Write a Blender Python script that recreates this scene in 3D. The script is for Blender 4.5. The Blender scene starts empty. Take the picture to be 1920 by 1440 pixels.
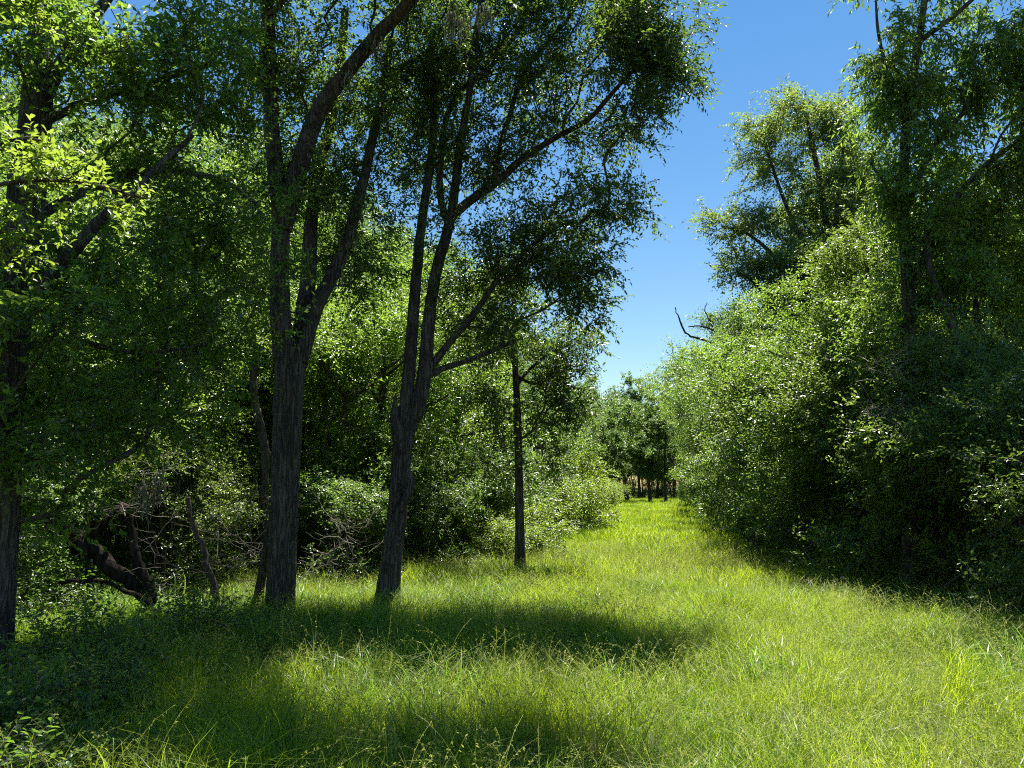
import bpy, math
import numpy as np

# ------------------------------------------------------------------ camera, sky, sun, exposure
sc = bpy.context.scene
COL = sc.collection
F = 1442.0                      # focal length in pixels of the 1920 x 1440 photograph
PITCH = math.radians(7.83)
EYE = 1.6
cam_d = bpy.data.cameras.new("camera")
cam_d.sensor_fit = 'HORIZONTAL'
cam_d.sensor_width = 36.0
cam_d.lens = 36.0 * F / 1920.0
cam_d.clip_start = 0.05
cam_d.clip_end = 3000.0
cam = bpy.data.objects.new("camera", cam_d)
cam.location = (0, 0, EYE)
cam.rotation_euler = (math.radians(90) + PITCH, 0, 0)
COL.objects.link(cam)
sc.camera = cam

SUN_EL = math.radians(71)
SUN_AZ = math.radians(18)       # to the right of the view direction (+Y), in front of the camera
world = bpy.data.worlds.new("World")
sc.world = world
world.use_nodes = True
wn = world.node_tree.nodes
sky = wn.new("ShaderNodeTexSky")
sky.sky_type = 'NISHITA'
sky.sun_disc = False
sky.sun_elevation = SUN_EL
sky.sun_rotation = SUN_AZ
sky.altitude = 50
sky.air_density = 1.25
sky.dust_density = 0.0
sky.ozone_density = 1.0
sat = wn.new("ShaderNodeHueSaturation")
sat.inputs["Saturation"].default_value = 1.30
wn["Background"].inputs[1].default_value = 0.057
world.node_tree.links.new(sky.outputs[0], sat.inputs["Color"])
world.node_tree.links.new(sat.outputs[0], wn["Background"].inputs[0])

sun_d = bpy.data.lights.new("sun", 'SUN')
sun_d.energy = 5.0
sun_d.angle = math.radians(0.53)
sun_d.color = (1.0, 0.95, 0.86)
sun = bpy.data.objects.new("sun", sun_d)
sdir = np.array([math.sin(SUN_AZ) * math.cos(SUN_EL), math.cos(SUN_AZ) * math.cos(SUN_EL), math.sin(SUN_EL)])
sun.rotation_euler = (math.radians(90) - SUN_EL, 0, math.radians(180) - SUN_AZ)
sun.location = tuple(sdir * 60)
COL.objects.link(sun)

sc.view_settings.view_transform = 'Standard'
sc.view_settings.look = 'None'
sc.view_settings.exposure = 1.4
sc.view_settings.gamma = 1.0
sc.view_settings.use_curve_mapping = False
cy = sc.cycles
cy.max_bounces = 7
cy.diffuse_bounces = 7
cy.glossy_bounces = 2
cy.transmission_bounces = 4
cy.transparent_max_bounces = 4
cy.use_adaptive_sampling = True
cy.adaptive_threshold = 0.016
cy.adaptive_min_samples = 16
cy.caustics_reflective = False
cy.caustics_refractive = False
cy.sample_clamp_indirect = 3.0
cy.filter_width = 1.1
cy.use_denoising = False

# ------------------------------------------------------------------ helpers
rng = np.random.default_rng(11)
R = math.radians


def P(px, py, d):
    """World point seen at pixel (px, py) of the photograph, d metres ahead."""
    u, v = (px - 960.0) / F, (720.0 - py) / F
    c, s = math.cos(PITCH), math.sin(PITCH)
    y = c - v * s
    return np.array([u / y * d, d, EYE + (s + v * c) / y * d])


def gz(x, y):
    """Height of the ground."""
    x = np.asarray(x, float); y = np.asarray(y, float)
    return 0.05 * np.sin(x * 0.9 + 1.3) * np.sin(y * 0.6 + 0.4) + 0.035 * np.sin(x * 2.1 + y * 1.3)


def unit(v):
    return v / np.maximum(np.linalg.norm(v, axis=-1, keepdims=True), 1e-9)


def tag(o, label=None, cat=None, group=None, kind=None):
    if label: o["label"] = label
    if cat: o["category"] = cat
    if group: o["group"] = group
    if kind: o["kind"] = kind
    return o


def empty(name, loc=(0, 0, 0)):
    o = bpy.data.objects.new(name, None)
    o.location = loc
    o.empty_display_size = 0.2
    COL.objects.link(o)
    return o


def mesh_np(name, V, faces_flat, sizes, mat, parent=None, attr=None, smooth=False, link=True):
    me = bpy.data.meshes.new(name)
    V = np.ascontiguousarray(V, np.float32)
    me.vertices.add(len(V))
    me.vertices.foreach_set("co", V.ravel())
    faces_flat = np.ascontiguousarray(faces_flat, np.int32)
    sizes = np.ascontiguousarray(sizes, np.int32)
    me.loops.add(len(faces_flat))
    me.loops.foreach_set("vertex_index", faces_flat)
    me.polygons.add(len(sizes))
    st = np.zeros(len(sizes), np.int32)
    st[1:] = np.cumsum(sizes)[:-1]
    me.polygons.foreach_set("loop_start", st)
    me.polygons.foreach_set("loop_total", sizes)
    if smooth:
        me.polygons.foreach_set("use_smooth", np.ones(len(sizes), bool))
    if attr is not None:
        a = me.attributes.new("v", 'FLOAT', 'POINT')
        a.data.foreach_set("value", np.ascontiguousarray(attr, np.float32))
    me.update(calc_edges=True)
    me.materials.append(mat)
    o = bpy.data.objects.new(name, me)
    if link: COL.objects.link(o)
    if parent is not None:
        o.parent = parent
    return o


class MB:
    """Collects tubes and ribbons into one mesh."""
    def __init__(s):
        s.V = []; s.F = []; s.S = []; s.A = []; s.n = 0

    def add(s, V, F, size, a=0.5):
        V = np.asarray(V, float).reshape(-1, 3)
        F = np.asarray(F, int)
        s.V.append(V); s.F.append((F + s.n).ravel()); s.S.append(np.full(F.shape[0], size))
        s.A.append(np.full(len(V), a)); s.n += len(V)

    def tube(s, pts, rad, sides=6, lump=0.0, cap=True, a=0.5):
        V, F = tube_geo(np.asarray(pts, float), np.asarray(rad, float), sides, lump)
        s.add(V, F, 4, a)
        if cap and sides > 2:
            n = len(pts)
            s.add(np.vstack([V[(n - 1) * sides:], [np.asarray(pts[-1])]]),
                  [[k, (k + 1) % sides, sides] for k in range(sides)], 3, a)

    def build(s, name, mat, parent=None, smooth=True):
        return mesh_np(name, np.vstack(s.V), np.concatenate(s.F), np.concatenate(s.S), mat, parent,
                       np.concatenate(s.A), smooth)


def tube_geo(pts, rad, sides, lump=0.0):
    n = len(pts)
    T = np.gradient(pts, axis=0)
    T = unit(T)
    ref = np.array([1.0, 0.13, 0.07]) if abs(T[0, 0]) < 0.8 else np.array([0.0, 0.2, 1.0])
    U = np.zeros_like(pts)
    u = ref - T[0] * ref.dot(T[0])
    for i in range(n):
        u = u - T[i] * u.dot(T[i])
        u = u / max(np.linalg.norm(u), 1e-9)
        U[i] = u
    W = np.cross(T, U)
    an = np.arange(sides) * 2 * math.pi / sides
    rr = np.repeat(rad[:, None], sides, 1)
    if lump > 0:
        L = np.concatenate([[0], np.cumsum(np.linalg.norm(np.diff(pts, axis=0), axis=1))])[:, None]
        ph = rng.uniform(0, 6.28, 5)
        rr = rr * (1 + lump * (0.5 * np.sin(3 * an[None] + 1.7 * L + ph[0]) + 0.4 * np.sin(5 * an[None] - 1.1 * L + ph[1])
                               + 0.3 * np.sin(2 * an[None] + 4.3 * L + ph[2]) + 0.25 * np.sin(9 * an[None] + 0.7 * L + ph[3]))
                   + lump * 0.35 * rng.normal(0, 1, (n, sides)) * (sides > 10))
    V = pts[:, None] + rr[..., None] * (np.cos(an)[None, :, None] * U[:, None] + np.sin(an)[None, :, None] * W[:, None])
    i = np.arange(n - 1)[:, None] * sides
    k = np.arange(sides)[None]
    k2 = (k + 1) % sides
    F = np.stack([i + k, i + k2, i + sides + k2, i + sides + k], -1).reshape(-1, 4)
    return V.reshape(-1, 3), F


def spline(pts, rad, step):
    """Catmull-Rom through pts, resampled; radii likewise."""
    pts = np.asarray(pts, float); rad = np.asarray(rad, float)
    if len(pts) < 2: return pts, rad
    E = np.vstack([2 * pts[0] - pts[1], pts, 2 * pts[-1] - pts[-2]])
    out, ro = [], []
    for i in range(len(pts) - 1):
        p0, p1, p2, p3 = E[i:i + 4]
        m = max(1, int(math.ceil(np.linalg.norm(p2 - p1) / step)))
        t = (np.arange(m) / m)[:, None]
        out.append(0.5 * (2 * p1 + (p2 - p0) * t + (2 * p0 - 5 * p1 + 4 * p2 - p3) * t * t + (3 * p1 - p0 - 3 * p2 + p3) * t ** 3))
        ro.append(rad[i] + (rad[i + 1] - rad[i]) * t[:, 0])
    out.append(pts[-1:]); ro.append(rad[-1:])
    return np.vstack(out), np.concatenate(ro)


# ------------------------------------------------------------------ materials
def new_mat(name):
    m = bpy.data.materials.new(name)
    m.use_nodes = True
    m.node_tree.nodes.clear()
    return m, m.node_tree.nodes, m.node_tree.links


def ramp2(n, l, fac, a, b):
    x = n.new("ShaderNodeMix"); x.data_type = 'RGBA'
    l.new(fac, x.inputs[0]); x.inputs[6].default_value = (*a, 1); x.inputs[7].default_value = (*b, 1)
    return x.outputs[2]


def leaf_mat(name, ca, cb, ta, tb, trans=0.5, rough=0.42, spec=0.3, inst=False, patches=False):
    """Leaf or blade: reflects and lets light through; v varies leaf by leaf."""
    m, n, l = new_mat(name)
    at = n.new("ShaderNodeAttribute"); at.attribute_name = "v"
    fac = at.outputs["Fac"]
    oi = n.new("ShaderNodeObjectInfo")
    mx = n.new("ShaderNodeMath"); mx.operation = 'MULTIPLY_ADD'
    l.new(oi.outputs["Random"], mx.inputs[0]); mx.inputs[1].default_value = 0.35 if inst else 0.25
    ad = n.new("ShaderNodeMath"); ad.operation = 'MULTIPLY'; ad.inputs[1].default_value = 0.65 if inst else 0.75
    l.new(fac, ad.inputs[0]); l.new(ad.outputs[0], mx.inputs[2])
    fac = mx.outputs[0]
    if patches:                              # stands of greener and yellower grass
        ge = n.new("ShaderNodeNewGeometry")
        pz = n.new("ShaderNodeTexNoise"); pz.inputs["Scale"].default_value = 0.55; pz.inputs["Detail"].default_value = 1.0
        l.new(ge.outputs["Position"], pz.inputs["Vector"])
        pm = n.new("ShaderNodeMath"); pm.operation = 'MULTIPLY_ADD'; pm.inputs[1].default_value = 1.5; pm.inputs[2].default_value = -0.75
        l.new(pz.outputs[0], pm.inputs[0])
        pa = n.new("ShaderNodeMath"); pa.operation = 'ADD'; pa.use_clamp = True
        l.new(pm.outputs[0], pa.inputs[0]); l.new(fac, pa.inputs[1])
        fac = pa.outputs[0]
    pr = n.new("ShaderNodeBsdfDiffuse")
    l.new(ramp2(n, l, fac, ca, cb), pr.inputs["Color"])
    tr = n.new("ShaderNodeBsdfTranslucent")
    l.new(ramp2(n, l, fac, ta, tb), tr.inputs["Color"])
    m1 = n.new("ShaderNodeMixShader"); m1.inputs[0].default_value = trans
    l.new(pr.outputs[0], m1.inputs[1]); l.new(tr.outputs[0], m1.inputs[2])
    gl_ = n.new("ShaderNodeBsdfGlossy"); gl_.inputs["Roughness"].default_value = rough
    lw_ = n.new("ShaderNodeLayerWeight"); lw_.inputs["Blend"].default_value = 0.25
    gm = n.new("ShaderNodeMath"); gm.operation = 'MULTIPLY'; gm.inputs[1].default_value = spec * 0.5
    l.new(lw_.outputs["Fresnel"], gm.inputs[0])
    ms = n.new("ShaderNodeMixShader")
    l.new(gm.outputs[0], ms.inputs[0]); l.new(m1.outputs[0], ms.inputs[1]); l.new(gl_.outputs[0], ms.inputs[2])
    o = n.new("ShaderNodeOutputMaterial"); l.new(ms.outputs[0], o.inputs[0])
    return m


def bark_mat(name, ca, cb, scale=14.0, bump=0.8, lichen=0.25):
    m, n, l = new_mat(name)
    tc = n.new("ShaderNodeTexCoord")
    mp = n.new("ShaderNodeMapping"); mp.inputs["Scale"].default_value = (scale, scale, scale * 0.10)
    l.new(tc.outputs["Object"], mp.inputs[0])
    nz = n.new("ShaderNodeTexNoise"); nz.inputs["Scale"].default_value = 1.6; nz.inputs["Detail"].default_value = 5; nz.inputs["Distortion"].default_value = 0.6
    l.new(mp.outputs[0], nz.inputs[0])
    rd = n.new("ShaderNodeTexNoise"); rd.inputs["Scale"].default_value = 1.0; rd.inputs["Detail"].default_value = 3; rd.inputs["Distortion"].default_value = 0.9
    l.new(mp.outputs[0], rd.inputs[0])
    r0 = n.new("ShaderNodeMath"); r0.operation = 'SUBTRACT'; r0.inputs[1].default_value = 0.5; l.new(rd.outputs[0], r0.inputs[0])
    r1 = n.new("ShaderNodeMath"); r1.operation = 'ABSOLUTE'; l.new(r0.outputs[0], r1.inputs[0])
    rp = n.new("ShaderNodeMapRange"); rp.inputs[1].default_value = 0.0; rp.inputs[2].default_value = 0.11
    l.new(r1.outputs[0], rp.inputs[0])
    mu = n.new("ShaderNodeMath"); mu.operation = 'MULTIPLY'
    l.new(rp.outputs[0], mu.inputs[0]); l.new(nz.outputs[0], mu.inputs[1])
    col = ramp2(n, l, mu.outputs[0], ca, cb)
    n2 = n.new("ShaderNodeTexNoise"); n2.inputs["Scale"].default_value = 3.2; n2.inputs["Detail"].default_value = 6
    l.new(tc.outputs["Object"], n2.inputs[0])
    r2 = n.new("ShaderNodeMapRange"); r2.inputs[1].default_value = 0.52; r2.inputs[2].default_value = 0.72; r2.inputs[4].default_value = lichen
    l.new(n2.outputs[0], r2.inputs[0])
    x = n.new("ShaderNodeMix"); x.data_type = 'RGBA'
    l.new(r2.outputs[0], x.inputs[0]); l.new(col, x.inputs[6]); x.inputs[7].default_value = (0.30, 0.31, 0.26, 1)
    pr = n.new("ShaderNodeBsdfPrincipled"); pr.inputs["Roughness"].default_value = 0.9
    pr.inputs["Specular IOR Level"].default_value = 0.25
    l.new(x.outputs[2], pr.inputs["Base Color"])
    bp = n.new("ShaderNodeBump"); bp.inputs["Strength"].default_value = bump; bp.inputs["Distance"].default_value = 0.025
    l.new(mu.outputs[0], bp.inputs["Height"]); l.new(bp.outputs[0], pr.inputs["Normal"])
    o = n.new("ShaderNodeOutputMaterial"); l.new(pr.outputs[0], o.inputs[0])
    return m


def plain_bark(name, ca, cb, sc_=9.0):
    """Bark of branches and far trunks, too fine here for furrows."""
    m, n, l = new_mat(name)
    tc = n.new("ShaderNodeTexCoord")
    mp = n.new("ShaderNodeMapping"); mp.inputs["Scale"].default_value = (sc_, sc_, sc_ * 0.2)
    l.new(tc.outputs["Object"], mp.inputs[0])
    nz = n.new("ShaderNodeTexNoise"); nz.inputs["Scale"].default_value = 2.0; nz.inputs["Detail"].default_value = 2
    l.new(mp.outputs[0], nz.inputs[0])
    rp = n.new("ShaderNodeMapRange"); rp.inputs[1].default_value = 0.35; rp.inputs[2].default_value = 0.7
    l.new(nz.outputs[0], rp.inputs[0])
    df = n.new("ShaderNodeBsdfDiffuse"); l.new(ramp2(n, l, rp.outputs[0], ca, cb), df.inputs["Color"])
    o = n.new("ShaderNodeOutputMaterial"); l.new(df.outputs[0], o.inputs[0])
    return m


def plain(name, ca, cb):
    m, n, l = new_mat(name)
    at = n.new("ShaderNodeAttribute"); at.attribute_name = "v"
    df = n.new("ShaderNodeBsdfDiffuse"); l.new(ramp2(n, l, at.outputs["Fac"], ca, cb), df.inputs["Color"])
    o = n.new("ShaderNodeOutputMaterial"); l.new(df.outputs[0], o.inputs[0])
    return m


def ground_mat():
    m, n, l = new_mat("soil_and_litter")
    tc = n.new("ShaderNodeTexCoord")
    a = n.new("ShaderNodeTexNoise"); a.inputs["Scale"].default_value = 1.1; a.inputs["Detail"].default_value = 8
    b = n.new("ShaderNodeTexVoronoi"); b.inputs["Scale"].default_value = 22
    l.new(tc.outputs["Object"], a.inputs[0]); l.new(tc.outputs["Object"], b.inputs["Vector"])
    c1 = ramp2(n, l, a.outputs[0], (0.035, 0.045, 0.018), (0.085, 0.075, 0.04))
    x = n.new("ShaderNodeMix"); x.data_type = 'RGBA'; x.blend_type = 'MULTIPLY'; x.inputs[0].default_value = 0.5
    l.new(c1, x.inputs[6]); l.new(b.outputs["Color"], x.inputs[7])
    pr = n.new("ShaderNodeBsdfPrincipled"); pr.inputs["Roughness"].default_value = 1.0
    l.new(x.outputs[2], pr.inputs["Base Color"])
    bp = n.new("ShaderNodeBump"); bp.inputs["Distance"].default_value = 0.04; l.new(b.outputs["Distance"], bp.inputs["Height"])
    l.new(bp.outputs[0], pr.inputs["Normal"])
    o = n.new("ShaderNodeOutputMaterial"); l.new(pr.outputs[0], o.inputs[0])
    return m


M = {}
M['oak'] = leaf_mat("oak_leaf", (0.036, 0.072, 0.022), (0.080, 0.130, 0.042), (0.12, 0.25, 0.028), (0.29, 0.44, 0.065), 0.48, spec=0.20)
M['oak_grey'] = leaf_mat("grey_green_leaf", (0.045, 0.080, 0.028), (0.085, 0.135, 0.045), (0.13, 0.24, 0.025), (0.28, 0.40, 0.045), 0.46, spec=0.3)
M['elm'] = leaf_mat("bright_leaf", (0.048, 0.095, 0.020), (0.100, 0.165, 0.038), (0.17, 0.34, 0.028), (0.40, 0.57, 0.065), 0.52, spec=0.24)
M['young'] = leaf_mat("young_leaf", (0.075, 0.130, 0.020), (0.140, 0.195, 0.040), (0.25, 0.42, 0.03), (0.46, 0.58, 0.07), 0.50, spec=0.18)
M['shrub'] = leaf_mat("privet_leaf", (0.045, 0.085, 0.028), (0.100, 0.150, 0.050), (0.17, 0.30, 0.03), (0.36, 0.48, 0.07), 0.46, rough=0.36, spec=0.20)
M['grass'] = leaf_mat("grass_blade", (0.042, 0.105, 0.007), (0.240, 0.310, 0.024), (0.16, 0.34, 0.008), (0.70, 0.85, 0.032), 0.52, rough=0.42, spec=0.09, inst=True, patches=True)
M['lush'] = leaf_mat("lush_blade", (0.060, 0.140, 0.018), (0.120, 0.220, 0.040), (0.17, 0.40, 0.03), (0.34, 0.56, 0.06), 0.48, rough=0.45, spec=0.16, inst=True)
M['stalk'] = leaf_mat("seed_stalk", (0.17, 0.22, 0.035), (0.34, 0.36, 0.10), (0.36, 0.44, 0.06), (0.58, 0.60, 0.15), 0.45, rough=0.6, spec=0.06, inst=True)
M['cover'] = leaf_mat("ground_cover_leaf", (0.045, 0.100, 0.022), (0.100, 0.165, 0.040), (0.15, 0.32, 0.03), (0.32, 0.48, 0.05), 0.48, spec=0.12, inst=True)
M['bark'] = bark_mat("grey_bark", (0.022, 0.019, 0.016), (0.15, 0.135, 0.118), 24.0, 1.0, 0.15)
M['bark_far'] = plain_bark("dark_bark", (0.035, 0.030, 0.025), (0.12, 0.105, 0.09))
M['twig'] = plain("branch_bark", (0.05, 0.042, 0.035), (0.12, 0.105, 0.09))
M['dead'] = plain("dead_wood", (0.13, 0.115, 0.10), (0.36, 0.33, 0.29))
M['drytwig'] = plain("dry_twig", (0.07, 0.06, 0.05), (0.26, 0.235, 0.20))
M['black'] = plain_bark("rotten_bark", (0.008, 0.007, 0.006), (0.034, 0.029, 0.025))
M['stump'] = bark_mat("split_brown_wood", (0.10, 0.055, 0.03), (0.42, 0.25, 0.14), 16.0, 0.8, 0.05)
M['pale'] = leaf_mat("pale_leaf", (0.075, 0.120, 0.040), (0.140, 0.185, 0.070), (0.22, 0.34, 0.04), (0.42, 0.54, 0.09), 0.48, spec=0.2)
M['moss'] = leaf_mat("spanish_moss", (0.16, 0.17, 0.13), (0.30, 0.31, 0.24), (0.16, 0.17, 0.11), (0.28, 0.29, 0.20), 0.35, rough=0.9, spec=0.1)
M['ground'] = ground_mat()

# ------------------------------------------------------------------ ground: one sheet out to the horizon
xs = np.concatenate([np.linspace(-900, -40, 14)[:-1], np.linspace(-40, 60, 201), np.linspace(60, 900, 14)[1:]])
ys = np.concatenate([np.linspace(-300, -8, 8)[:-1], np.linspace(-8, 130, 277), np.linspace(130, 1600, 16)[1:]])
GX, GY = np.meshgrid(xs, ys)
GV = np.stack([GX, GY, gz(GX, GY)], -1).reshape(-1, 3)
nx, ny = len(xs), len(ys)
ii = (np.arange(ny - 1)[:, None] * nx + np.arange(nx - 1)[None]).ravel()
GF = np.stack([ii, ii + 1, ii + nx + 1, ii + nx], -1)
ground = mesh_np("ground", GV, GF.ravel(), np.full(len(GF), 4), M['ground'], smooth=True)
tag(ground, "dark soil and leaf litter under the grass and the trees", None, None, 'structure')


# ------------------------------------------------------------------ leaves
def leaves_geo(base, direc, leng, nleaf, ll, lw, droop=0.15, upbias=0.8, detail=False, spread=55, jit=0.35):
    """Leaves set alternately along straight twigs. base, direc (T,3), leng (T,). Returns V, F(tri), attr."""
    T = len(base)
    j = np.arange(nleaf)[None, :]
    t = (j + 0.6 + rng.uniform(-0.3, 0.3, (T, nleaf))) / nleaf
    pos = base[:, None] + direc[:, None] * (leng[:, None] * t)[..., None]
    pos[..., 2] -= droop * 0.5 * (leng[:, None] * t) ** 2 * 2.0
    side = np.cross(direc, np.array([0, 0, 1.0]) + rng.normal(0, 0.5, (T, 3)))
    side = unit(side)
    sgn = np.where(j % 2 == 0, 1.0, -1.0) * np.ones((T, 1))
    an = np.radians(spread + rng.normal(0, 18, (T, nleaf)))
    d = direc[:, None] * np.cos(an)[..., None] + side[:, None] * (np.sin(an) * sgn)[..., None]
    d = d + rng.normal(0, jit, (T, nleaf, 3))
    d[..., 2] -= droop
    d = unit(d).reshape(-1, 3)
    pos = pos.reshape(-1, 3)
    N = len(pos)
    up = np.array([0, 0, upbias]) + rng.normal(0, 0.55, (N, 3))
    w = unit(np.cross(d, up))
    nrm = unit(np.cross(w, d))
    sz = rng.uniform(0.65, 1.2, N)
    L = (ll * sz)[:, None]; W = (lw * sz * rng.uniform(0.85, 1.15, N))[:, None]
    fold = 0.22 * W
    va = (0.55 * rng.random((T, 1)) + 0.45 * rng.random((T, nleaf))).ravel()
    if not detail:
        V = np.stack([pos, pos + d * L * 0.48 + w * W * 0.5 + nrm * fold, pos + d * L - nrm * L * 0.08,
                      pos + d * L * 0.48 - w * W * 0.5 + nrm * fold], 1)
        k = np.arange(N)[:, None] * 4
        Fc = np.stack([k + 0, k + 2, k + 1, k + 0, k + 3, k + 2], -1).reshape(-1, 3)
        A = np.repeat(va, 4)
    else:
        V = np.stack([pos, pos + d * L * 0.30 + w * W * 0.44 + nrm * fold, pos + d * L * 0.68 + w * W * 0.46 + nrm * fold * 0.8,
                      pos + d * L - nrm * L * 0.10, pos + d * L * 0.68 - w * W * 0.46 + nrm * fold * 0.8,
                      pos + d * L * 0.30 - w * W * 0.44 + nrm * fold, pos + d * L * 0.5], 1)
        k = np.arange(N)[:, None] * 7
        Fc = np.stack([k + 6, k + 1, k, k + 6, k + 2, k + 1, k + 6, k + 3, k + 2,
                       k + 6, k + 4, k + 3, k + 6, k + 5, k + 4, k + 6, k, k + 5], -1).reshape(-1, 3)
        A = np.repeat(va, 7)
    return V.reshape(-1, 3), Fc, A


def ellipsoid_points(ells, n, shell=0.45, clump=0.16):
    """ells: (centre, radii) list. Points spread over their volumes, a little denser to the outside, clumped."""
    vol = np.array([e[1][0] * e[1][1] * e[1][2] for e in ells]) ** 0.62
    cnt = np.maximum(3, (vol / vol.sum() * n).astype(int))
    out, inner = [], []
    for (c, r), m in zip(ells, cnt):
        q = max(2, m // 5)
        d = unit(rng.normal(0, 1, (q, 3)))
        rad = rng.random(q) ** shell
        rad *= 1 + 0.12 * np.sin(5 * d[:, 0] + 3 * d[:, 2] + c[0]) + 0.10 * np.sin(7 * d[:, 2] + 4 * d[:, 1])
        cen = d * rad[:, None]
        pick = rng.integers(0, q, m)
        pt = np.asarray(c) + cen[pick] * np.asarray(r) + rng.normal(0, clump, (m, 3)) * np.array([1, 1, 0.7])
        out.append(pt)
        inner.append(np.repeat(np.asarray(c)[None], m, 0))
    return np.vstack(out), np.vstack(inner)


def grow(nodes, plen, targets, bf=0.35):
    """Joins every target to the branch work at the cheapest node (near, and short to the foot). Returns order and parents."""
    n0, m = len(nodes), len(targets)
    allp = np.vstack([nodes, np.zeros((m, 3))])
    pl = np.concatenate([plen, np.zeros(m)])
    D = np.linalg.norm(targets[:, None] - nodes[None], axis=2)
    dz = nodes[None, :, 2] - targets[:, None, 2]
    C = D + bf * plen[None] + 0.5 * np.maximum(dz, 0)
    bi = C.argmin(1); best = C[np.arange(m), bi]; bd = D[np.arange(m), bi]
    done = np.zeros(m, bool); parent = np.zeros(n0 + m, int) - 1
    idx_of = np.zeros(m, int); cur = n0
    for _ in range(m):
        k = int(np.where(done, 1e9, best).argmin())
        done[k] = True
        allp[cur] = targets[k]; parent[cur] = bi[k]; pl[cur] = pl[bi[k]] + bd[k]; idx_of[k] = cur
        dd = np.linalg.norm(targets - targets[k], axis=1)
        c = dd + bf * pl[cur] + 0.5 * np.maximum(targets[k, 2] - targets[:, 2], 0)
        b = c < best
        best[b] = c[b]; bi[b] = cur; bd[b] = dd[b]
        cur += 1
    return allp, parent, idx_of


def moss_geo(mb, p, n, length, spread):
    for _ in range(n):
        q = p + rng.normal(0, 1, 3) * np.array([spread, spread, 0.04])
        L = length * rng.uniform(0.35, 1.0); k = 6
        z = np.linspace(0, -L, k)
        pts = np.stack([q[0] + np.cumsum(rng.normal(0, 0.012, k)), q[1] + np.cumsum(rng.normal(0, 0.012, k)), q[2] + z], 1)
        w = np.linspace(0.010, 0.003, k) * rng.uniform(0.7, 1.6)
        mb.tube(pts, w, 3, cap=False, a=rng.random())


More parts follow.
